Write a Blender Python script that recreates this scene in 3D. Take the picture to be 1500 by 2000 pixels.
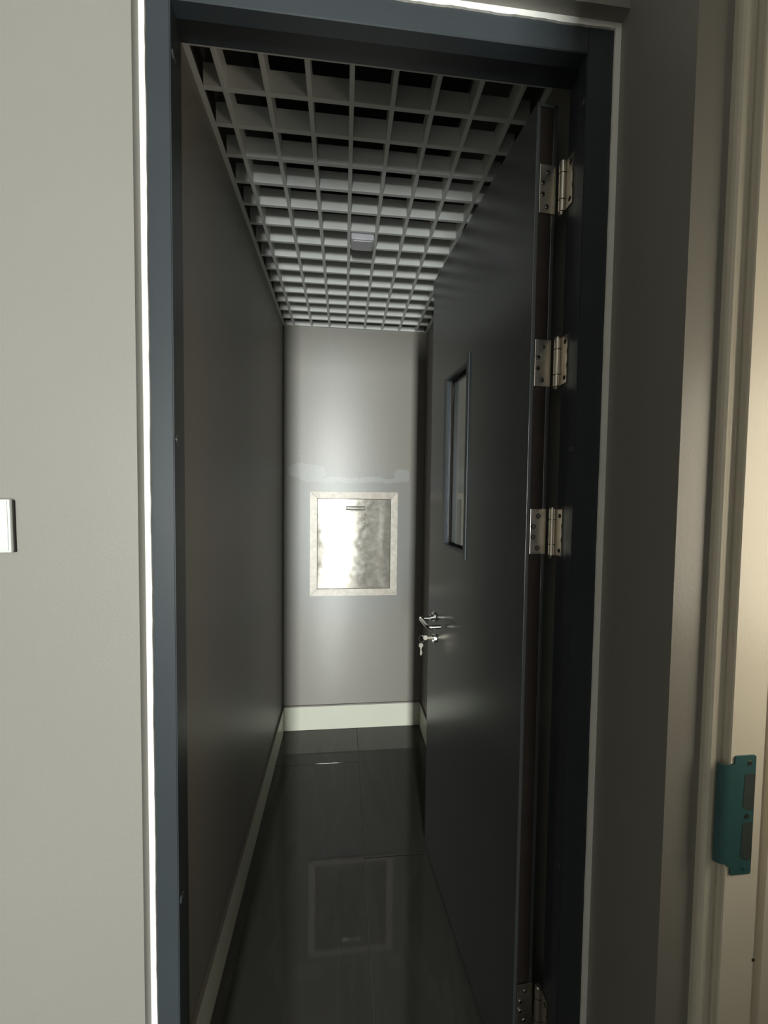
import bpy, bmesh, math, random
from mathutils import Vector, Matrix
random.seed(7)
for o in list(bpy.data.objects): bpy.data.objects.remove(o, do_unlink=True)
S = bpy.context.scene
COL = S.collection

# ---------------------------------------------------------------- camera
CAMZ = 1.35
F_PX, YAW, PITCH, ROLL = 774.82, 0.101556, -0.042325, 0.012156
fwd = Vector((math.sin(YAW)*math.cos(PITCH), math.cos(YAW)*math.cos(PITCH), math.sin(PITCH)))
rgt = Vector((math.cos(YAW), -math.sin(YAW), 0))
upv = rgt.cross(fwd)
Rv = math.cos(ROLL)*rgt + math.sin(ROLL)*upv
Uv = -math.sin(ROLL)*rgt + math.cos(ROLL)*upv
cd = bpy.data.cameras.new('camera')
cd.sensor_fit = 'VERTICAL'; cd.sensor_height = 24.0; cd.sensor_width = 18.0
cd.lens = F_PX/2000*24.0; cd.clip_start = 0.02; cd.clip_end = 60
cam = bpy.data.objects.new('camera', cd); COL.objects.link(cam)
cam.matrix_world = Matrix(((Rv.x, Uv.x, -fwd.x, 0), (Rv.y, Uv.y, -fwd.y, 0), (Rv.z, Uv.z, -fwd.z, CAMZ), (0, 0, 0, 1)))
S.camera = cam

# ---------------------------------------------------------------- light, world, exposure
w = bpy.data.worlds.new('world'); S.world = w; w.use_nodes = True
bg = w.node_tree.nodes['Background']; bg.inputs[0].default_value = (0.75, 0.85, 1.0, 1); bg.inputs[1].default_value = 1.0
def area(name, loc, rot, sx, sy, power, col):
    l = bpy.data.lights.new(name, 'AREA'); l.shape = 'RECTANGLE'; l.size = sx; l.size_y = sy
    l.energy = power; l.color = col
    o = bpy.data.objects.new(name, l); COL.objects.link(o); o.location = loc; o.rotation_euler = rot
    return o
WX0, WX1, WZ0, WZ1, WY = -0.47, -0.06, 0.06, 2.50, -4.8
area('window_daylight', ((WX0+WX1)/2, WY-0.28, (WZ0+WZ1)/2), (math.radians(90), 0, 0), WX1-WX0, WZ1-WZ0, 525, (0.96, 1.0, 0.97))
area('corridor_fill_light', (-0.55, -1.6, 2.85), (0, 0, 0), 0.3, 0.3, 0.5, (1.0, 0.95, 0.88))  # weak overhead fill added to the unseen corridor, no lamp body
area('room_lamp_light', (0.94, 0.19, 1.35), (0, math.radians(90), math.radians(-25)), 0.6, 0.2, 3.5, (1.0, 0.90, 0.72))
S.view_settings.view_transform = 'Standard'; S.view_settings.look = 'None'
S.view_settings.gamma = 1.0; S.view_settings.use_curve_mapping = False
S.view_settings.exposure = 0.0

# ---------------------------------------------------------------- materials
def mat(name, col, rough=0.5, metal=0.0, spec=0.5, nscale=0, namt=0.0, bump=0.0, bscale=200, rvar=0.0, coat=0.0):
    m = bpy.data.materials.new(name); m.use_nodes = True
    nt = m.node_tree; b = nt.nodes['Principled BSDF']
    b.inputs['Roughness'].default_value = rough; b.inputs['Metallic'].default_value = metal
    b.inputs['Specular IOR Level'].default_value = spec
    b.inputs['Coat Weight'].default_value = coat
    tc = nt.nodes.new('ShaderNodeTexCoord')
    n = nt.nodes.new('ShaderNodeTexNoise'); n.inputs['Scale'].default_value = nscale or 6; n.inputs['Detail'].default_value = 5
    nt.links.new(tc.outputs['Object'], n.inputs['Vector'])
    mx = nt.nodes.new('ShaderNodeMix'); mx.data_type = 'RGBA'
    lo = [max(0, c*(1-namt)) for c in col[:3]] + [1]; hi = [min(1, c*(1+namt)) for c in col[:3]] + [1]
    mx.inputs[6].default_value = lo; mx.inputs[7].default_value = hi
    nt.links.new(n.outputs['Fac'], mx.inputs[0]); nt.links.new(mx.outputs[2], b.inputs['Base Color'])
    if rvar:
        mr = nt.nodes.new('ShaderNodeMapRange'); mr.inputs[1].default_value = 0.3; mr.inputs[2].default_value = 0.7
        mr.inputs[3].default_value = rough-rvar; mr.inputs[4].default_value = rough+rvar
        nt.links.new(n.outputs['Fac'], mr.inputs[0]); nt.links.new(mr.outputs[0], b.inputs['Roughness'])
    if bump:
        n2 = nt.nodes.new('ShaderNodeTexNoise'); n2.inputs['Scale'].default_value = bscale; n2.inputs['Detail'].default_value = 3
        nt.links.new(tc.outputs['Object'], n2.inputs['Vector'])
        bp = nt.nodes.new('ShaderNodeBump'); bp.inputs['Strength'].default_value = bump; bp.inputs['Distance'].default_value = 0.002
        nt.links.new(n2.outputs['Fac'], bp.inputs['Height']); nt.links.new(bp.outputs['Normal'], b.inputs['Normal'])
    return m
M = {}
M['taupe'] = mat('taupe_wall_paint', (0.240, 0.228, 0.203), 0.42, nscale=3, namt=0.05, bump=0.10, bscale=220)
M['frame'] = mat('charcoal_door_paint', (0.033, 0.040, 0.045), 0.33, nscale=9, namt=0.10, bump=0.04, bscale=350)
M['door'] = mat('charcoal_leaf_paint', (0.050, 0.053, 0.052), 0.23, spec=0.85, nscale=5, namt=0.10, bump=0.05, bscale=260)
M['seal'] = mat('brown_seal_strip', (0.020, 0.015, 0.012), 0.7, spec=0.12, nscale=20, namt=0.3)
M['white'] = mat('white_skirting_tile', (0.68, 0.69, 0.58), 0.30, nscale=4, namt=0.04)
M['caulk'] = mat('white_caulk', (0.82, 0.81, 0.75), 0.75, nscale=60, namt=0.05, bump=0.4, bscale=180)
M['cream'] = mat('cream_jamb_paint', (0.66, 0.61, 0.50), 0.45, nscale=8, namt=0.05, bump=0.08)
M['grid'] = mat('grey_grid_paint', (0.80, 0.81, 0.78), 0.45, nscale=12, namt=0.06)
M['plenum'] = mat('black_plenum', (0.012, 0.012, 0.012), 0.9, nscale=4, namt=0.3)
M['fitting'] = mat('white_plastic_fitting', (0.62, 0.62, 0.66), 0.35)
M['plastic'] = mat('white_switch_plastic', (0.62, 0.66, 0.62), 0.28)
M['dark'] = mat('dark_cavity', (0.02, 0.017, 0.014), 0.8, nscale=10, namt=0.3)
M['hinge'] = mat('satin_steel', (0.62, 0.57, 0.49), 0.33, metal=1.0, nscale=40, namt=0.08, rvar=0.06)
M['screw'] = mat('dull_screw_steel', (0.35, 0.33, 0.30), 0.35, metal=1.0)
M['chrome'] = mat('polished_steel', (0.74, 0.73, 0.71), 0.14, metal=1.0)
M['teal'] = mat('teal_film', (0.036, 0.098, 0.098), 0.42, nscale=30, namt=0.18)
M['tealdark'] = mat('teal_pocket', (0.040, 0.052, 0.046), 0.6, nscale=30, namt=0.2)
M['plug'] = mat('charcoal_plug', (0.040, 0.046, 0.050), 0.25)
M['shade'] = mat('lamp_white', (0.8, 0.8, 0.78), 0.5)

# brushed / rolled finish: highlights spread vertically
def aniso(nt, b, amt):
    t = nt.nodes.new('ShaderNodeTangent'); t.direction_type = 'RADIAL'; t.axis = 'Z'
    nt.links.new(t.outputs[0], b.inputs['Tangent'])
    b.inputs['Anisotropic'].default_value = amt; b.inputs['Anisotropic Rotation'].default_value = 0.25
# galvanised / scratched sheet for the hatch
def hatch_mat(name, base, rough, seed, metal):
    m = bpy.data.materials.new(name); m.use_nodes = True; nt = m.node_tree; b = nt.nodes['Principled BSDF']
    b.inputs['Metallic'].default_value = metal
    aniso(nt, b, 0.8)
    tc = nt.nodes.new('ShaderNodeTexCoord'); mp = nt.nodes.new('ShaderNodeMapping'); mp.inputs['Location'].default_value = (seed, 0, seed)
    nt.links.new(tc.outputs['Object'], mp.inputs[0])
    vo = nt.nodes.new('ShaderNodeTexVoronoi'); vo.inputs['Scale'].default_value = 55; nt.links.new(mp.outputs[0], vo.inputs['Vector'])
    no = nt.nodes.new('ShaderNodeTexNoise'); no.inputs['Scale'].default_value = 32; no.inputs['Detail'].default_value = 8
    nt.links.new(mp.outputs[0], no.inputs['Vector'])
    cr = nt.nodes.new('ShaderNodeValToRGB'); cr.color_ramp.elements[0].position = 0.3; cr.color_ramp.elements[1].position = 0.75
    cr.color_ramp.elements[0].color = (base[0]*.78, base[1]*.76, base[2]*.72, 1); cr.color_ramp.elements[1].color = (*base, 1)
    nt.links.new(no.outputs['Fac'], cr.inputs[0])
    mx = nt.nodes.new('ShaderNodeMix'); mx.data_type = 'RGBA'; mx.blend_type = 'MULTIPLY'; mx.inputs[0].default_value = 0.16
    nt.links.new(cr.outputs[0], mx.inputs[6]); sc = nt.nodes.new('ShaderNodeSeparateColor'); nt.links.new(vo.outputs['Color'], sc.inputs[0]); nt.links.new(sc.outputs[0], mx.inputs[7]); nt.links.new(mx.outputs[2], b.inputs['Base Color'])
    mr = nt.nodes.new('ShaderNodeMapRange'); mr.inputs[1].default_value = 0.3; mr.inputs[2].default_value = 0.7
    mr.inputs[3].default_value = rough-0.02; mr.inputs[4].default_value = rough+0.04
    nt.links.new(no.outputs['Fac'], mr.inputs[0]); nt.links.new(mr.outputs[0], b.inputs['Roughness'])
    bp = nt.nodes.new('ShaderNodeBump'); bp.inputs['Strength'].default_value = 0.010; bp.inputs['Distance'].default_value = 0.002
    nt.links.new(no.outputs['Fac'], bp.inputs['Height']); nt.links.new(bp.outputs[0], b.inputs['Normal'])
    return m
M['sheet'] = hatch_mat('galvanised_sheet', (0.44, 0.42, 0.375), 0.17, 1.0, 0.36)
M['sheetbar'] = hatch_mat('galvanised_frame', (0.58, 0.535, 0.465), 0.38, 7.0, 0.06)

# polished dark floor tile with faint veins
def tile_mat():
    m = bpy.data.materials.new('polished_dark_tile'); m.use_nodes = True; nt = m.node_tree; b = nt.nodes['Principled BSDF']
    tc = nt.nodes.new('ShaderNodeTexCoord'); mp = nt.nodes.new('ShaderNodeMapping')
    mp.inputs['Rotation'].default_value = (0, 0, 0.25); mp.inputs['Scale'].default_value = (3.0, 0.7, 1)
    nt.links.new(tc.outputs['Object'], mp.inputs[0])
    no = nt.nodes.new('ShaderNodeTexNoise'); no.inputs['Scale'].default_value = 2.2; no.inputs['Detail'].default_value = 4; no.inputs['Distortion'].default_value = 0.6
    nt.links.new(mp.outputs[0], no.inputs['Vector'])
    cr = nt.nodes.new('ShaderNodeValToRGB'); e = cr.color_ramp.elements
    e[0].position = 0.46; e[0].color = (0.050, 0.048, 0.042, 1); e[1].position = 0.54; e[1].color = (0.046, 0.045, 0.040, 1)
    v = e.new(0.50); v.color = (0.056, 0.054, 0.048, 1)
    nt.links.new(no.outputs['Fac'], cr.inputs[0]); nt.links.new(cr.outputs[0], b.inputs['Base Color'])
    b.inputs['Roughness'].default_value = 0.05; b.inputs['Specular IOR Level'].default_value = 0.5
    return m
M['tile'] = tile_mat()
M['grout'] = mat('light_grout', (0.12, 0.12, 0.105), 0.8, nscale=30, namt=0.2)

# back wall: taupe with touched-up filler patches around the hatch
def backwall_mat():
    m = bpy.data.materials.new('taupe_paint_with_touch_ups'); m.use_nodes = True; nt = m.node_tree; b = nt.nodes['Principled BSDF']
    L = nt.links.new
    tc = nt.nodes.new('ShaderNodeTexCoord'); sx = nt.nodes.new('ShaderNodeSeparateXYZ')
    n1 = nt.nodes.new('ShaderNodeTexNoise'); n1.inputs['Scale'].default_value = 9; n1.inputs['Detail'].default_value = 4
    L(tc.outputs['Object'], n1.inputs['Vector'])
    va = nt.nodes.new('ShaderNodeVectorMath'); va.operation = 'SCALE'; va.inputs['Scale'].default_value = 0.055
    sb = nt.nodes.new('ShaderNodeVectorMath'); sb.operation = 'SUBTRACT'; sb.inputs[1].default_value = (.5, .5, .5)
    L(n1.outputs['Color'], sb.inputs[0]); L(sb.outputs[0], va.inputs[0])
    ad = nt.nodes.new('ShaderNodeVectorMath'); ad.operation = 'ADD'; L(tc.outputs['Object'], ad.inputs[0]); L(va.outputs[0], ad.inputs[1])
    L(ad.outputs[0], sx.inputs[0])
    def M2(op, a, bb=None):
        q = nt.nodes.new('ShaderNodeMath'); q.operation = op
        for i, vv in enumerate((a, bb)):
            if vv is None: continue
            if isinstance(vv, (int, float)): q.inputs[i].default_value = vv
            else: L(vv, q.inputs[i])
        return q.outputs[0]
    def blob(cx, cz, rx, rz, soft=0.12):
        dx = M2('DIVIDE', M2('SUBTRACT', sx.outputs[0], cx), rx); dz = M2('DIVIDE', M2('SUBTRACT', sx.outputs[2], cz), rz)
        dx = M2('POWER', M2('ABSOLUTE', dx), 3.0); dz = M2('POWER', M2('ABSOLUTE', dz), 3.0)
        s = M2('ADD', dx, dz)
        r = nt.nodes.new('ShaderNodeMapRange'); r.inputs[1].default_value = 1-soft; r.inputs[2].default_value = 1+soft; r.inputs[3].default_value = 1; r.inputs[4].default_value = 0
        L(s, r.inputs[0]); return r.outputs[0]
    big = blob(0.05, 1.07, 0.36, 0.40, 0.5)                      # wide feathered touch-up around the hatch
    fil = M2('MAXIMUM', blob(-0.21, 1.478, 0.105, 0.045), M2('MAXIMUM', blob(0.06, 1.435, 0.32, 0.014), blob(0.33, 1.465, 0.05, 0.035)))
    c1 = nt.nodes.new('ShaderNodeMix'); c1.data_type = 'RGBA'; c1.inputs[6].default_value = (0.255, 0.241, 0.212, 1); c1.inputs[7].default_value = (0.240, 0.240, 0.228, 1)
    L(big, c1.inputs[0])
    c2 = nt.nodes.new('ShaderNodeMix'); c2.data_type = 'RGBA'; c2.inputs[7].default_value = (0.320, 0.320, 0.305, 1)
    L(M2('MULTIPLY', fil, 0.8), c2.inputs[0]); L(c1.outputs[2], c2.inputs[6]); L(c2.outputs[2], b.inputs['Base Color'])
    b.inputs['Roughness'].default_value = 0.34; b.inputs['Specular IOR Level'].default_value = 0.5; aniso(nt, b, 0.75)
    n2 = nt.nodes.new('ShaderNodeTexNoise'); n2.inputs['Scale'].default_value = 220; L(tc.outputs['Object'], n2.inputs['Vector'])
    bp = nt.nodes.new('ShaderNodeBump'); bp.inputs['Strength'].default_value = 0.08; bp.inputs['Distance'].default_value = 0.002
    L(n2.outputs['Fac'], bp.inputs['Height']); L(bp.outputs[0], b.inputs['Normal'])
    return m
M['backwall'] = backwall_mat()
def glass_mat():
    m = bpy.data.materials.new('clear_glass'); m.use_nodes = True; b = m.node_tree.nodes['Principled BSDF']
    b.inputs['Base Color'].default_value = (0.90, 0.95, 0.92, 1); b.inputs['Roughness'].default_value = 0.02
    b.inputs['Transmission Weight'].default_value = 1.0; b.inputs['IOR'].default_value = 1.52
    return m
M['glass'] = glass_mat()

# ---------------------------------------------------------------- helpers
def add_box(bm, a, b, bevel=0.0):
    a, b = [min(p, q) for p, q in zip(a, b)], [max(p, q) for p, q in zip(a, b)]
    r = bmesh.ops.create_cube(bm, size=1.0)
    for v in r['verts']:
        v.co = Vector((a[i]+(v.co[i]+0.5)*(b[i]-a[i]) for i in range(3)))
    if bevel:
        es = list({e for v in r['verts'] for e in v.link_edges})
        bmesh.ops.bevel(bm, geom=es, offset=bevel, segments=2, affect='EDGES', profile=0.5)
def add_cyl(bm, c, axis, r, h, seg=24, r2=None):
    rot = Vector((0, 0, 1)).rotation_difference(Vector(axis).normalized()).to_matrix().to_4x4()
    return bmesh.ops.create_cone(bm, cap_ends=True, segments=seg, radius1=r, radius2=r if r2 is None else r2, depth=h, matrix=Matrix.Translation(c) @ rot)
def add_prism(bm, poly, z0, z1, xf=None):
    xf = xf or (lambda p, z: Vector((p[0], p[1], z)))
    lo = [bm.verts.new(xf(p, z0)) for p in poly]; hi = [bm.verts.new(xf(p, z1)) for p in poly]
    n = len(poly); bm.faces.new(lo[::-1]); bm.faces.new(hi)
    for i in range(n): bm.faces.new((lo[i], lo[(i+1) % n], hi[(i+1) % n], hi[i]))
def add_tube(bm, pts, r, seg=14):
    pts = [Vector(p) for p in pts]; rings = []
    up = None
    for i, p in enumerate(pts):
        d = (pts[min(i+1, len(pts)-1)]-pts[max(i-1, 0)]).normalized()
        if up is None: up = d.orthogonal().normalized()
        s = (up - d*up.dot(d)).normalized(); up = s; t = d.cross(s)
        rings.append([bm.verts.new(p + r*(math.cos(2*math.pi*k/seg)*s + math.sin(2*math.pi*k/seg)*t)) for k in range(seg)])
    for a, b in zip(rings, rings[1:]):
        for k in range(seg): bm.faces.new((a[k], a[(k+1) % seg], b[(k+1) % seg], b[k]))
    bm.faces.new(rings[0][::-1]); bm.faces.new(rings[-1])
def obj(name, bm, m, parent=None, smooth=False):
    bmesh.ops.recalc_face_normals(bm, faces=bm.faces)
    me = bpy.data.meshes.new(name); bm.to_mesh(me); bm.free()
    for mm in (m if isinstance(m, (list, tuple)) else [m]): me.materials.append(mm)
    if smooth:
        for p in me.polygons: p.use_smooth = True
        try: me.set_sharp_from_angle(angle=math.radians(40))
        except Exception: pass
    o = bpy.data.objects.new(name, me); COL.objects.link(o)
    if parent: o.parent = parent
    return o
def box(name, a, b, m, parent=None, bevel=0.0):
    bm = bmesh.new(); add_box(bm, a, b, bevel); return obj(name, bm, m, parent)
def struct(o, label=None):
    o['kind'] = 'structure'
    if label: o['label'] = label
    return o
def empty(name, loc=(0, 0, 0)):
    o = bpy.data.objects.new(name, None); COL.objects.link(o); o.location = loc; o.empty_display_size = 0.05
    return o
def tag(o, label, cat, group=None):
    o['label'] = label; o['category'] = cat
    if group: o['group'] = group
    return o

# ---------------------------------------------------------------- key dimensions (metres)
XL, XR, YB, ZC = -0.337, 0.461, 2.256, 2.271
YF, YFI = 0.695, 0.770               # front and room side of the steel frame
JL, JR, ZH = -0.281, 0.4225, 2.134   # clear opening
FLO, FRO, ZFT = -0.3176, 0.471, 2.178
RL, RR, ZW = -0.327, 0.482, 2.188    # recess in the wall
YW, YC = 0.670, 0.530
ZTOP = 2.95

# ---------------------------------------------------------------- floor of tiles
fl = struct(box('floor', (-1.9, -5.2, -0.06), (2.4, 2.5, -0.003), M['grout']), 'dark polished floor of large rectangular tiles with thin pale joints')
TW, TL, G = 0.60, 1.20, 0.0016
k = -3
while True:
    x0 = 0.087 + k*TW
    if x0 > 2.3: break
    off = 1.955 if k % 2 else 1.418
    y = off - TL*7
    while y < 2.45:
        ax, bx_ = max(x0, -1.9), min(x0+TW, 2.4); ay, by_ = max(y, -5.2), min(y+TL, 2.5)
        if bx_-ax > 0.02 and by_-ay > 0.02 and not (ay > 0.75 and (ax > 0.47 or bx_ < -0.36)):
            box('tile', (ax+G, ay+G, -0.02), (bx_-G, by_-G, 0.0), M['tile'], fl, 0.0004)
        y += TL
    k += 1

# ---------------------------------------------------------------- walls of the small room
wl = struct(box('wall_left', (XL-0.12, YFI+0.001, 0), (XL, YB+0.10, ZTOP), M['taupe']), 'taupe side wall of the small room, left of the hatch')
wb = struct(box('wall_back', (XL+0.0005, YB, 0), (XR-0.0005, YB+0.10, ZTOP), M['backwall']), 'taupe end wall with paler touch-up patches around the metal hatch')
wr = struct(box('wall_right', (XR, YFI+0.001, 0), (XR+0.12, YB+0.10, ZTOP), M['taupe']), 'taupe side wall behind the open charcoal door')
# ---------------------------------------------------------------- walls of the corridor
def l_poly_wall(name, poly, z0, z1, m):
    bm = bmesh.new(); add_prism(bm, poly, z0, z1); return struct(obj(name, bm, m))
bm = bmesh.new()
add_prism(bm, [(-1.8, YW), (RL, YW), (RL, YFI), (-1.8, YFI)], 0, ZTOP)
add_prism(bm, [(RL, YW), (RR, YW), (RR, YFI), (RL, YFI)], ZW, ZTOP)
wf = struct(obj('wall_front', bm, M['taupe']), 'taupe corridor wall around the doorway, bright on its left')
bm = bmesh.new(); add_prism(bm, [(RR, YC), (0.90, YC), (0.90, YFI), (RR, YFI)], 0, ZTOP)
wfr = struct(obj('wall_front_right', bm, M['taupe']), 'projecting wall corner right of the doorway, dark on its side face')
struct(box('wall_corridor_left', (-1.9, WY-0.3, 0), (-1.8, YFI, ZTOP), M['taupe']))
bm = bmesh.new()
add_box(bm, (0.62, WY-0.3, 0), (0.82, -0.26, ZTOP)); add_box(bm, (0.62, -0.26, 2.42), (0.82, YC-0.001, ZTOP))
struct(obj('wall_corridor_right', bm, M['taupe']))
bm = bmesh.new()
add_box(bm, (-1.9, WY-0.28, 0), (WX0, WY, ZTOP)); add_box(bm, (WX1, WY-0.28, 0), (0.82, WY, ZTOP))
add_box(bm, (WX0, WY-0.28, 0), (WX1, WY, WZ0)); add_box(bm, (WX0, WY-0.28, WZ1), (WX1, WY, ZTOP))
struct(obj('wall_corridor_back', bm, M['taupe']))
bm = bmesh.new()
add_box(bm, (0.82, -1.3, 0), (2.3, -1.2, ZTOP)); add_box(bm, (2.2, -1.2, 0), (2.3, YFI, ZTOP)); add_box(bm, (0.90, YC+0.1, 0), (2.2, YC+0.2, ZTOP))
struct(obj('wall_side_room', bm, M['cream']))
bm = bmesh.new()
add_box(bm, (-1.9, WY-0.28, ZTOP), (2.3, YFI, ZTOP+0.08))
struct(obj('ceiling_corridor', bm, M['taupe']))
# window behind
bm = bmesh.new(); fr = 0.03
for a, b in (((WX0, WY-0.05, WZ0), (WX0+fr, WY, WZ1)), ((WX1-fr, WY-0.05, WZ0), (WX1, WY, WZ1)), ((WX0+fr, WY-0.05, WZ0), (WX1-fr, WY, WZ0+fr)), ((WX0+fr, WY-0.05, WZ1-fr), (WX1-fr, WY, WZ1))):
    add_box(bm, a, b)
struct(obj('window_1', bm, M['plastic']))

# ---------------------------------------------------------------- grid ceiling
ce = struct(box('ceiling', (XL+0.0005, YFI+0.002, ZTOP-0.05), (XR-0.0005, YB-0.001, ZTOP), M['plenum']), 'open cell ceiling of grey blades under a black void')
BH, BT = 0.052, 0.0115
cols = [0.0114+0.0965*i for i in range(-3, 5)]
rows = [0.8895+0.0908*i for i in range(0, 15)]
me_c = None
def blade(parts, name='grid_blade'):
    bm = bmesh.new()
    for a, b in parts: add_box(bm, a, b, 0.0012)
    return obj(name, bm, M['grid'], ce)
for x in cols:
    blade([((x-BT/2, YFI+0.004, ZC), (x+BT/2, YB-0.013, ZC+BH))])
for y in rows:
    if y < YB-0.02: blade([((XL+0.013, y-BT/2, ZC+0.0004), (XR-0.013, y+BT/2, ZC+BH-0.0004))])
AT = 0.0015
def angle(a, b, c, d):
    bm = bmesh.new(); add_box(bm, a, b); add_box(bm, c, d); return obj('wall_angle', bm, M['grid'], ce)
angle((XL, YFI+0.004, ZC-0.001), (XL+0.013, YB, ZC+0.001), (XL, YFI+0.004, ZC+0.001), (XL+0.002, YB, ZC+0.030))
angle((XR-0.013, YFI+0.004, ZC-0.001), (XR, YB, ZC+0.001), (XR-0.002, YFI+0.004, ZC+0.001), (XR, YB, ZC+0.030))
angle((XL+0.013, YB-0.014, ZC-0.001), (XR-0.013, YB, ZC+0.001), (XL+0.013, YB-0.002, ZC+0.001), (XR-0.013, YB, ZC+0.030))
# white square fitting hanging in one cell
ft = empty('ceiling_sensor', (0.0597, 1.4795, ZC-0.018))
tag(ft, 'small white square plastic fitting filling one cell of the grey grid ceiling', 'ceiling fitting')
bm = bmesh.new(); add_box(bm, (-0.041, -0.034, 0.0), (0.041, 0.034, 0.055), 0.005)
obj('housing', bm, M['fitting'], ft, True)
bm = bmesh.new(); add_box(bm, (-0.033, -0.027, -0.002), (0.033, 0.027, 0.001), 0.0009); obj('cover', bm, M['fitting'], ft)

# ---------------------------------------------------------------- skirting
def skirt(name, a, b, lipa, lipb):
    bm = bmesh.new(); add_box(bm, a, b, 0.001); o = struct(obj(name, bm, M['white']))
    bm = bmesh.new(); add_box(bm, lipa, lipb, 0.001); obj('top_seam', bm, M['taupe'], o); return o
ST, SH = 0.009, 0.136
skirt('baseboard_back', (XL+ST, YB-ST, 0.001), (XR-ST, YB, SH), (XL+ST, YB-ST-0.001, SH), (XR-ST, YB, SH+0.008))['label'] = 'brightly lit cream skirting below the hatch'
skirt('baseboard_left', (XL, YFI+0.002, 0.001), (XL+ST, YB, SH), (XL, YFI+0.002, SH), (XL+ST+0.001, YB, SH+0.008))['label'] = 'shaded cream skirting along the left wall'
skirt('baseboard_right', (XR-ST, YFI+0.002, 0.001), (XR, YB, SH), (XR-ST-0.001, YFI+0.002, SH), (XR, YB, SH+0.008))['label'] = 'cream skirting along the right wall behind the door'

# ---------------------------------------------------------------- steel door frame (trim_1) : profile with stop and rebate
tr = struct(empty('trim_1', (0, 0, 0)), 'charcoal steel door frame around the doorway')
YS, RB = 0.722, 0.012
def jamb_poly(xo, xi, s):   # s=+1: opening lies at +x of this jamb
    return [(xo, YF), (xi, YF), (xi, YS), (xi-s*RB, YS), (xi-s*RB, YFI), (xo, YFI)]
bm = bmesh.new(); add_prism(bm, jamb_poly(FLO, JL, 1), 0.001, ZFT); 
bmesh.ops.bevel(bm, geom=[e for e in bm.edges if abs(e.verts[0].co.x-JL) < 1e-5 and abs(e.verts[1].co.x-JL) < 1e-5 and abs(e.verts[0].co.y-YF) < 1e-5 and abs(e.verts[1].co.y-YF) < 1e-5], offset=0.0016, segments=2, affect='EDGES')
obj('jamb', bm, M['frame'], tr)
bm = bmesh.new(); add_prism(bm, jamb_poly(FRO, JR, -1), 0.001, ZFT)
bmesh.ops.bevel(bm, geom=[e for e in bm.edges if abs(e.verts[0].co.x-JR) < 1e-5 and abs(e.verts[1].co.x-JR) < 1e-5 and abs(e.verts[0].co.y-YF) < 1e-5 and abs(e.verts[1].co.y-YF) < 1e-5], offset=0.0016, segments=2, affect='EDGES')
obj('jamb', bm, M['frame'], tr)
bm = bmesh.new()
prof = [(YF, ZFT), (YF, ZH+0.0016), (YF+0.0016, ZH), (YS, ZH), (YS, ZH+RB), (YFI, ZH+RB), (YFI, ZFT)]
add_prism(bm, prof, JL-0.0001, JR+0.0001, lambda p, t: Vector((t, p[0], p[1])))
add_box(bm, (JL-RB, YS, ZH+RB), (JL, YFI, ZFT)); add_box(bm, (JR, YS, ZH+RB), (JR+RB, YFI, ZFT))
obj('head', bm, M['frame'], tr)
for x, s in ((JL, 1), (JR, -1)):
    for z in (2.06, 1.44, 0.63):
        bm = bmesh.new(); add_cyl(bm, (x+s*0.0008, 0.7085, z), (s, 0, 0), 0.0085, 0.0022, 24, 0.0065)
        obj('plug', bm, M['plug'], tr, True)
# filler between frame and masonry, hand-run white caulk
def caulk_strip(pts_fn, n, m=M['caulk']):
    bm = bmesh.new(); rings = []
    for i in range(n+1):
        rings.append([bm.verts.new(v) for v in pts_fn(i/n)])
    for a, b in zip(rings, rings[1:]):
        for k in range(4): bm.faces.new((a[k], a[(k+1) % 4], b[(k+1) % 4], b[k]))
    bm.faces.new(rings[0][::-1]); bm.faces.new(rings[-1]); return bm
ck = struct(empty('trim_2'), 'uneven white caulk line around the charcoal frame')
YK = YF-0.0035
def jit(t, s, a=0.0006): return a*(math.sin(t*37+s)+0.7*math.sin(t*91+s*2.3)+0.5*math.sin(t*211+s*5.1))*0.5 + random.uniform(-1, 1)*0.0002
def left(t):
    z = 0.001+t*(ZW-0.001); j = jit(t, 1.0)
    return [(RL-0.0, YK, z), (FLO+j, YK, z), (FLO+j, YF+0.02, z), (RL, YF+0.02, z)]
def right_(t):
    z = 0.001+t*(ZW-0.001); j = jit(t, 2.0)
    return [(FRO+j, YK, z), (RR, YK, z), (RR, YF+0.02, z), (FRO+j, YF+0.02, z)]
def top_(t):
    x = FLO+t*(FRO-FLO); j = jit(t, 3.0, 0.0012)
    return [(x, YK, ZFT+j-0.0005), (x, YF+0.02, ZFT+j-0.0005), (x, YF+0.02, ZW), (x, YK, ZW)]
obj('caulk_line', caulk_strip(left, 160), M['caulk'], ck)
obj('caulk_line', caulk_strip(right_, 160), M['caulk'], ck)
obj('caulk_line', caulk_strip(top_, 90), M['caulk'], ck)

# ---------------------------------------------------------------- the open door leaf
DH = Vector((0.3755, 0.7843, 0)); DL = Vector((0.3219, 1.4545, 0))
u = (DL-DH).normalized(); n_ = Vector((u.y, -u.x, 0))    # u: hinge -> latch, n_: towards the wall behind
LEN = (DL-DH).length; TH = 0.0437; Z0, Z1 = 0.010, 2.1307
dr = struct(empty('door_1', DH), 'charcoal steel door standing open against the right wall')
dr.rotation_euler = (0, 0, math.atan2(u.y, u.x))
# local frame: x along leaf from hinge edge to latch, y = -n_ (towards the viewer's side), z up
def vis(s): return LEN-s
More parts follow.
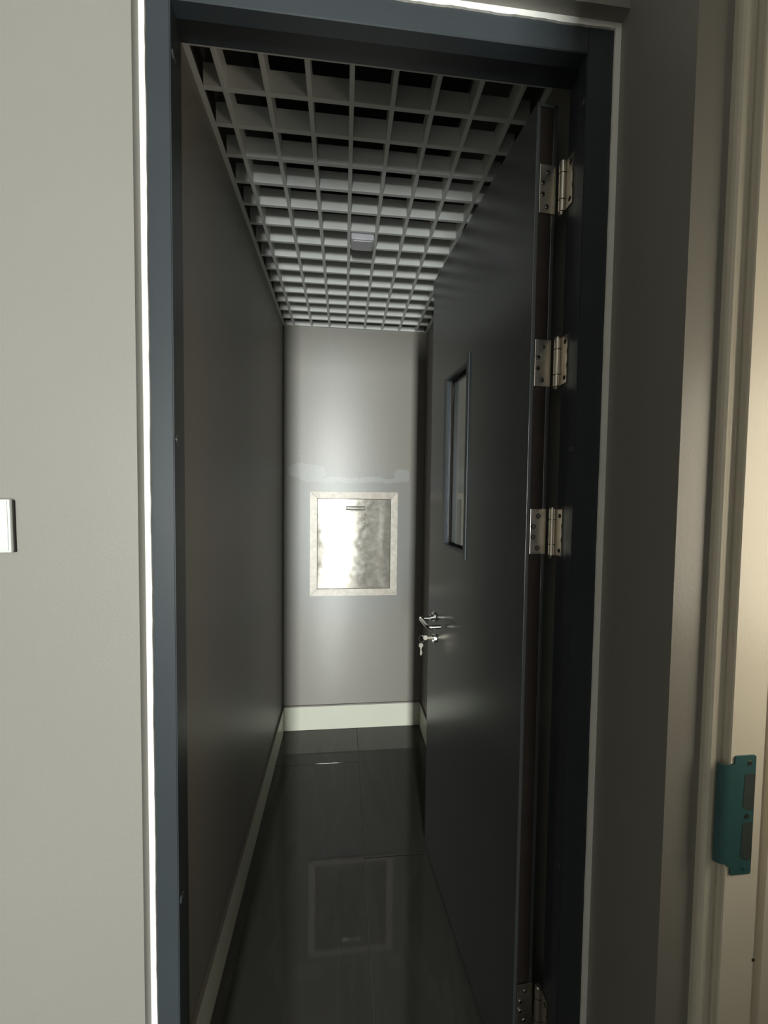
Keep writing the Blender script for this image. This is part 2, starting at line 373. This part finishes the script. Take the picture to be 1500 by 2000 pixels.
# leaf slab with an opening for the vision panel; face at y=0, back at y=-TH
WA, WB, WZa, WZb = vis(0.334), vis(0.160), 1.188, 1.730
bm = bmesh.new()
E = 0.0075      # folded steel edge width at the hinge edge
for a, b in (((0.004, -TH, Z0), (WA, 0, Z1)), ((WB, -TH, Z0), (LEN, 0, Z1)), ((WA, -TH, Z0), (WB, 0, WZa)), ((WA, -TH, WZb), (WB, 0, Z1))):
    add_box(bm, a, b)
add_box(bm, (0, -E, Z0), (0.0045, 0, Z1), 0.0004); add_box(bm, (0, -TH, Z0), (0.0045, -TH+E, Z1), 0.0004)
add_box(bm, (0, -TH, Z1-0.006), (0.0045, 0, Z1))
lf = obj('leaf', bm, M['door'], dr)
box('seal_strip', (0.0012, -TH+E+0.0005, Z0+0.002), (0.0045, -E-0.0005, Z1-0.007), M['seal'], lf)
# vision panel: raised flange, bead, glass
bm = bmesh.new(); FA, FB, FZa, FZb = vis(0.356), vis(0.140), 1.166, 1.752; P = 0.0045
def ring(bm, x0, x1, z0, z1, X0, X1, Z0_, Z1_, y0, y1, bev=0.0):
    add_box(bm, (x0, y0, z0), (X0, y1, z1), bev); add_box(bm, (X1, y0, z0), (x1, y1, z1), bev)
    add_box(bm, (X0, y0, z0), (X1, y1, Z0_), bev); add_box(bm, (X0, y0, Z1_), (X1, y1, z1), bev)
add_box(bm, (FA, 0, FZa), (FA+0.006, P, FZb), 0.0012)
add_box(bm, (FA+0.006, 0, WZa-0.006), (FB, 0.0015, WZa)); add_box(bm, (FA+0.006, 0, WZb), (FB, 0.0015, WZb+0.006))
add_box(bm, (FA+0.006, 0, WZa), (WA, 0.0015, WZb)); add_box(bm, (WB, 0, WZa), (FB, 0.0012, WZb))
obj('vision_flange', bm, M['frame'], lf)
bm = bmesh.new(); ring(bm, WA, WB, WZa, WZb, WA+0.003, WB-0.003, WZa+0.003, WZb-0.003, -0.020, 0.0012)
obj('vision_reveal', bm, M['frame'], lf)
bm = bmesh.new(); ring(bm, WA+0.003, WB-0.003, WZa+0.003, WZb-0.003, WA+0.006, WB-0.006, WZa+0.008, WZb-0.008, -0.020, -0.016)
obj('gasket', bm, M['seal'], lf)
box('glass_pane', (WA+0.0035, -0.026, WZa+0.0035), (WB-0.0035, -0.020, WZb-0.0035), M['glass'], lf)
# hinges
HZ = (1.966, 1.623, 1.2785, 0.2415)
HH = 0.098
Kl = Vector((0.4275, 0.7765, 0)) - DH
kx, ky = Kl.dot(u), Kl.dot(-n_)
def hinge(zc, screws_on):
    bm = bmesh.new()
    add_box(bm, (-0.0022, ky+0.0075, zc-HH/2+0.002), (0.0002, -E-0.0008, zc+HH/2-0.002), 0.0005)
    hp = obj('hinge', bm, M['hinge'], dr)
    # knuckle barrels
    bm = bmesh.new()
    z = zc-HH/2
    for i, h in enumerate((0.24, 0.52, 0.24)):
        hh = HH*h; add_cyl(bm, (kx, ky, z+hh/2), (0, 0, 1), 0.0066, hh-0.0022, 24); z += hh
    add_cyl(bm, (kx, ky, zc), (0, 0, 1), 0.0036, HH-0.001, 20)
    add_cyl(bm, (kx, ky, zc-HH/2-0.0025), (0, 0, 1), 0.0035, 0.005, 20, 0.006)
    add_cyl(bm, (kx, ky, zc+HH/2+0.0005), (0, 0, 1), 0.0058, 0.003, 20, 0.0045)
    obj('knuckle', bm, M['hinge'], hp, True)
    # screws : staggered, half sunk
    for dx, dz in ((-0.0255, 0.032), (-0.0150, 0.0105), (-0.0150, -0.0115), (-0.0245, -0.0345)):
        bm = bmesh.new()
        if screws_on:
            add_cyl(bm, (-0.0031, dx, zc+dz), (1, 0, 0), 0.0030, 0.0022, 18, 0.0042)
            mt = M['chrome']
        else:
            add_cyl(bm, (-0.0027, dx, zc+dz), (1, 0, 0), 0.0024, 0.0006, 20); mt = M['screw']
        s = obj('screw', bm, mt, hp, True)
        bm = bmesh.new(); add_cyl(bm, (-0.0023, dx, zc+dz), (1, 0, 0), 0.0052, 0.0006, 20); obj('countersink', bm, M['dark'], hp, True)
    return hp
# frame-side leaf: flat on the rebate, in world space under the frame
def frame_leaf(zc):
    bm = bmesh.new(); X = JR+RB
    zs = [zc-HH/2+0.002+(HH-0.004)*i/24 for i in range(25)]
    pts = [(0.7715, z) for z in zs]
    pf = []
    for z in reversed(zs):
        t = (z-zc)/HH; dep = 0.0035*max(0, 1-abs(abs(t)-0.14)/0.055)
        pf.append((0.7485+dep, z))
    poly = pts+pf
    add_prism(bm, poly, X-0.0024, X-0.0002, lambda p, t: Vector((t, p[0], p[1])))
    o = obj('hinge_plate', bm, M['hinge'], tr)
    for dz in (0.034, -0.036):
        bm = bmesh.new(); add_cyl(bm, (X-0.0026, 0.756, zc+dz), (-1, 0, 0), 0.0044, 0.0006, 18); obj('screw', bm, M['dark'], o)
for z, on in zip(HZ, (True, True, False, True)): hinge(z, on); frame_leaf(z)
# lever handle and lock cylinder
hx, hz = vis(0.071), 0.912
bm = bmesh.new(); add_cyl(bm, (hx, 0.003, hz+0.004), (0, 1, 0), 0.019, 0.006, 32, 0.017); add_cyl(bm, (hx, 0.010, hz+0.002), (0, 1, 0), 0.0105, 0.010, 24)
lh = obj('lever_handle', bm, M['chrome'], dr, True)
r = 0.0072; L_ = 0.098; off = 0.052
pts = [(hx, 0.008, hz)]
def arc(cx, cy, a0, a1, rr, nn=8): return [(cx+rr*math.cos(math.radians(a0+(a1-a0)*i/nn)), cy+rr*math.sin(math.radians(a0+(a1-a0)*i/nn)), hz) for i in range(nn+1)]
c = 0.012
pts += [(hx, off-c, hz)] + arc(hx-c, off-c, 0, 90, c) + arc(hx-L_+c, off-c, 90, 180, c) + [(hx-L_, 0.006+0.004, hz)]
bm = bmesh.new(); add_tube(bm, pts, r, 18); obj('lever', bm, M['chrome'], lh, True)
cx, cz = vis(0.083), 0.842
bm = bmesh.new(); add_cyl(bm, (cx, 0.003, cz), (0, 1, 0), 0.017, 0.006, 32, 0.0155)
lk = obj('lock_rose', bm, M['chrome'], dr, True)
bm = bmesh.new(); add_cyl(bm, (cx, 0.007, cz+0.003), (0, 1, 0), 0.0085, 0.012, 24); add_box(bm, (cx-0.005, 0.001, cz-0.015), (cx+0.005, 0.012, cz), 0.001)
obj('lock_cylinder', bm, M['screw'], lk, True)
# bunch of keys : one in the lock, one hanging
def loc2w(p): return DH + u*p[0] + (-n_)*p[1] + Vector((0, 0, p[2]))
kr = empty('key_bunch', loc2w((cx, 0.013, cz)))
kr.rotation_euler = dr.rotation_euler
tag(kr, 'two steel keys on a ring, one pushed into the door lock below the lever', 'keys')
bm = bmesh.new(); add_box(bm, (-0.0012, 0.0, -0.002), (0.0012, 0.014, 0.006)); 
add_cyl(bm, (0, 0.0225, 0.003), (1, 0, 0), 0.0090, 0.0020, 6); obj('key', bm, M['hinge'], kr, True)
bm = bmesh.new(); 
rc = Vector((0.0, 0.036, 0.004)); add_tube(bm, [(rc.x+0.004*math.sin(a), rc.y+0.010*math.cos(a), rc.z-0.004+0.010*math.sin(a)) for a in [i*2*math.pi/28 for i in range(29)]], 0.0010, 8)
obj('ring', bm, M['chrome'], kr, True)
bm = bmesh.new(); add_cyl(bm, (0.002, 0.038, -0.024), (1, 0, 0), 0.0090, 0.0020, 6); add_box(bm, (0.0012, 0.0355, -0.060), (0.0028, 0.0405, -0.030)); add_box(bm, (0.0012, 0.0335, -0.056), (0.0028, 0.0356, -0.046))
obj('key', bm, M['hinge'], kr, True)
# small rubber stop at the foot of the leaf
# ---------------------------------------------------------------- chute hatch
HX0, HX1, HZ0, HZ1 = -0.186, 0.307, 0.776, 1.367
ht = empty('wall_hatch', ((HX0+HX1)/2, YB, HZ0))
tag(ht, 'rectangular galvanised metal chute hatch with mitred frame set in the end wall', 'hatch')
cxh = (HX0+HX1)/2; hwid = (HX1-HX0)/2; Hh = HZ1-HZ0; B = 0.039; D = 0.010
quads = [[(-hwid, 0), (hwid, 0), (hwid-B, B), (-hwid+B, B)], [(hwid, 0), (hwid, Hh), (hwid-B, Hh-B), (hwid-B, B)],
         [(hwid, Hh), (-hwid, Hh), (-hwid+B, Hh-B), (hwid-B, Hh-B)], [(-hwid, Hh), (-hwid, 0), (-hwid+B, B), (-hwid+B, Hh-B)]]
for q in quads:
    ctr = Vector((sum(p[0] for p in q)/4, sum(p[1] for p in q)/4))
    qq = [tuple(Vector(p)+(ctr-Vector(p)).normalized()*0.0006) for p in q]
    # slightly sloping face : proud at the inner edge by a hair
    bm = bmesh.new(); add_prism(bm, qq, -D, -0.0002, lambda p, t: Vector((p[0], t if t > -0.001 else (-D if (abs(p[0]) < hwid-B/2 and B/2 < p[1] < Hh-B/2) else -D-0.0013), p[1])))
    bmesh.ops.bevel(bm, geom=[e for e in bm.edges if all(v.co.y < -0.005 for v in e.verts)], offset=0.0010, segments=2, affect='EDGES')
    obj('frame_bar', bm, M['sheetbar'], ht)
bm = bmesh.new()
x0, x1, z0, z1 = -hwid+B+0.003, hwid-B-0.003, B+0.003, Hh-B-0.003
NX, NZ = 16, 20; grid = []
for j in range(NZ+1):
    row = []
    for i in range(NX+1):
        a, b_ = i/NX, j/NZ
        bow = 0.0022*math.sin(math.pi*a)**0.8*math.sin(math.pi*b_)**0.6 if 0 < i < NX and 0 < j < NZ else 0
        row.append(bm.verts.new((x0+(x1-x0)*a, -0.0065-bow, z0+(z1-z0)*b_)))
    grid.append(row)
for j in range(NZ):
    for i in range(NX): bm.faces.new((grid[j][i], grid[j][i+1], grid[j+1][i+1], grid[j+1][i]))
ex = bmesh.ops.extrude_face_region(bm, geom=list(bm.faces))
for v in [g for g in ex['geom'] if isinstance(g, bmesh.types.BMVert)]: v.co.y = -0.001
pn = obj('hatch_door', bm, M['sheet'], ht, True)
box('shadow_gap', (-hwid+B-0.002, -0.0012, B-0.002), (hwid-B+0.002, -0.0003, Hh-B+0.002), M['dark'], ht)
# pull handle : folded strip with rolled lip, riveted
hxc, hzt = 0.1215*0+(-0.0015), 0
hc = 0.5*(-0.186+0.307); px0, px1, pz1, pz0 = 0.0115-hc, 0.1220-hc, 1.287-HZ0, 1.180-HZ0
bm = bmesh.new(); ZZ = -0.0095
add_box(bm, (px0, ZZ-0.0012, pz0), (px0+0.010, ZZ+0.001, pz1-0.02), 0.0004); obj('handle_strap', bm, M['sheet'], pn)
bm = bmesh.new(); add_box(bm, (px1-0.010, ZZ-0.0012, pz0), (px1, ZZ+0.001, pz1-0.02), 0.0004)
hd = obj('handle_strap', bm, M['sheet'], pn)
bm = bmesh.new(); N = 14
prof = [(ZZ-0.010*math.sin(math.radians(a))-0.001, pz1-0.012+0.011*math.cos(math.radians(a))) for a in [i*180/N for i in range(N+1)]]
prof += [(p[0]+0.0014, p[1]) for p in reversed(prof)]
prof = [(p[0], p[1]) for p in prof]
add_prism(bm, prof, px0, px1, lambda p, t: Vector((t, p[0], p[1])))
add_tube(bm, [(px0+0.001, ZZ-0.006, pz1-0.024), (px1-0.001, ZZ-0.006, pz1-0.024)], 0.003, 10)
obj('rolled_grip', bm, M['sheet'], pn, True)
for rx in (px0+0.0065, px1-0.0065):
    for rz in (pz0+0.009, pz0+0.036):
        bm = bmesh.new(); add_cyl(bm, (rx, ZZ-0.0018, rz), (0, -1, 0), 0.0030, 0.0016, 14, 0.0022); obj('rivet', bm, M['dark'], pn, True)

# ---------------------------------------------------------------- light switch, left edge of the frame
sw = empty('wall_switch', (-0.548, YW, 1.295)); sw.rotation_euler = (0, math.radians(-0.7), 0)
tag(sw, 'white square wall switch on the bright taupe wall left of the doorway', 'switch')
bm = bmesh.new(); add_box(bm, (-0.0405, -0.004, -0.0405), (0.0418, 0.0, 0.0395)); obj('back_box', bm, M['dark'], sw)
bm = bmesh.new(); add_box(bm, (-0.041, -0.0105, -0.0405), (0.041, -0.004, 0.0415), 0.0015); obj('plate', bm, M['plastic'], sw, True)
bm = bmesh.new(); add_box(bm, (-0.038, -0.0118, -0.0375), (0.038, -0.0100, 0.0385), 0.0007); obj('rocker', bm, M['plastic'], sw, True)

# ---------------------------------------------------------------- neighbouring doorway on the right
t3 = struct(empty('trim_3'), 'cream painted frame of the neighbouring doorway at the right edge')
ZJ = 2.15
bm = bmesh.new()
# casing with a rounded nose
pc = [(0.5365, YC), (0.5365, 0.523), (0.5375, 0.5185), (0.5405, 0.5160), (0.5450, 0.5150), (0.5530, 0.5152), (0.5572, 0.5165), (0.5590, 0.5185), (0.5590, YC)]
add_prism(bm, pc, 0.001, ZTOP-0.3); obj('casing', bm, M['cream'], t3, False)
bm = bmesh.new()
pj = [(0.5592, YC), (0.5592, 0.5115), (0.5577, 0.5050), (0.5590, 0.5032), (0.6120, 0.5032), (0.6135, 0.5045), (0.6135, 0.5140), (0.6290, 0.5140), (0.6290, 0.5085), (0.6300, 0.5060), (0.7300, 0.5060), (0.7300, YC)]
add_prism(bm, pj, 0.001, ZTOP-0.3); obj('jamb', bm, M['cream'], t3)
bm = bmesh.new(); add_cyl(bm, (0.612, 0.5030, 0.665), (0, -1, 0), 0.0024, 0.0008, 16); obj('nail_hole', bm, M['dark'], t3)
# strike plate in teal protective film
sp = empty('strike_plate', (0.5577, 0.5032, 0.89))
tag(sp, 'dark teal strike plate on the cream jamb at the right edge', 'strike plate')
def rnd(poly, rr, seg=4):
    out = []
    n = len(poly)
    for i in range(n):
        p0, p1, p2 = Vector(poly[i-1]), Vector(poly[i]), Vector(poly[(i+1) % n])
        a = (p0-p1).normalized(); b = (p2-p1).normalized(); q = min(rr, (p0-p1).length*.45, (p2-p1).length*.45)
        A, Bq = p1+a*q, p1+b*q
        for k in range(seg+1):
            t = k/seg; out.append(tuple((1-t)**2*A+2*t*(1-t)*p1+t*t*Bq))
    return out
# x local from 0 (jamb arris) to 0.040; lip to the left
ol = rnd([(0.0065, -0.088), (0.0398, -0.088), (0.0398, 0.0905), (0.0065, 0.0905), (0.0065, 0.0785), (0.0, 0.0785), (0.0, -0.0745), (0.0065, -0.0745)], 0.003)
bm = bmesh.new(); add_prism(bm, ol, -0.0022, 0.0, lambda p, t: Vector((p[0], t, p[1]))); obj('plate', bm, M['teal'], sp)
bm = bmesh.new(); N = 8; zz0, zz1 = -0.0745, 0.0785
path = [(0.0004-0.0150*math.sin(math.radians(75*i/N)), -0.0022+0.0100*(1-math.cos(math.radians(75*i/N)))) for i in range(N+1)]
prof = path + [(p[0]+0.0006, p[1]+0.0018) for p in reversed(path)]
add_prism(bm, prof, zz0+0.004, zz1-0.001); obj('lip', bm, M['teal'], sp, True)
for z0, z1 in ((0.0085, 0.0635), (-0.0665, -0.0095)):
    pk = rnd([(0.0215, z0+0.006), (0.0300, z0), (0.0392, z0), (0.0392, z1), (0.0225, z1)], 0.003)
    bm = bmesh.new(); add_prism(bm, pk, -0.0026, -0.0020, lambda p, t: Vector((p[0], t, p[1]))); obj('latch_pocket', bm, M['tealdark'], sp)
bm = bmesh.new(); add_cyl(bm, (0.0285, -0.0024, 0.0), (0, -1, 0), 0.0036, 0.0008, 20); obj('hole', bm, M['dark'], sp)
for zc in (0.080, -0.079):
    bm = bmesh.new(); add_cyl(bm, (0.0295, -0.0026, zc), (0, -1, 0), 0.0034, 0.0010, 20)
    obj('screw', bm, M['hinge'] if zc > 0 else M['teal'], sp)
    if zc > 0:
        bm = bmesh.new(); add_cyl(bm, (0.0295, -0.0032, zc), (0, -1, 0), 0.0016, 0.0006, 6); obj('hole', bm, M['dark'], sp)
# unseen door leaf, added behind the viewer to shade the frame's right side
A_, B_ = Vector((0.60, -0.22, 0)), Vector((0.215, -0.80, 0)); uu = (B_-A_).normalized(); vv = Vector((-uu.y, uu.x, 0))*0.04
d2 = struct(empty('light_blocker_leaf'), 'unseen door leaf added behind the viewer to block light from the right of the frame')
bm = bmesh.new(); add_prism(bm, [(A_.x, A_.y), (B_.x, B_.y), (B_.x-vv.x, B_.y-vv.y), (A_.x-vv.x, A_.y-vv.y)], 0.01, 2.38); obj('leaf', bm, M['door'], d2)
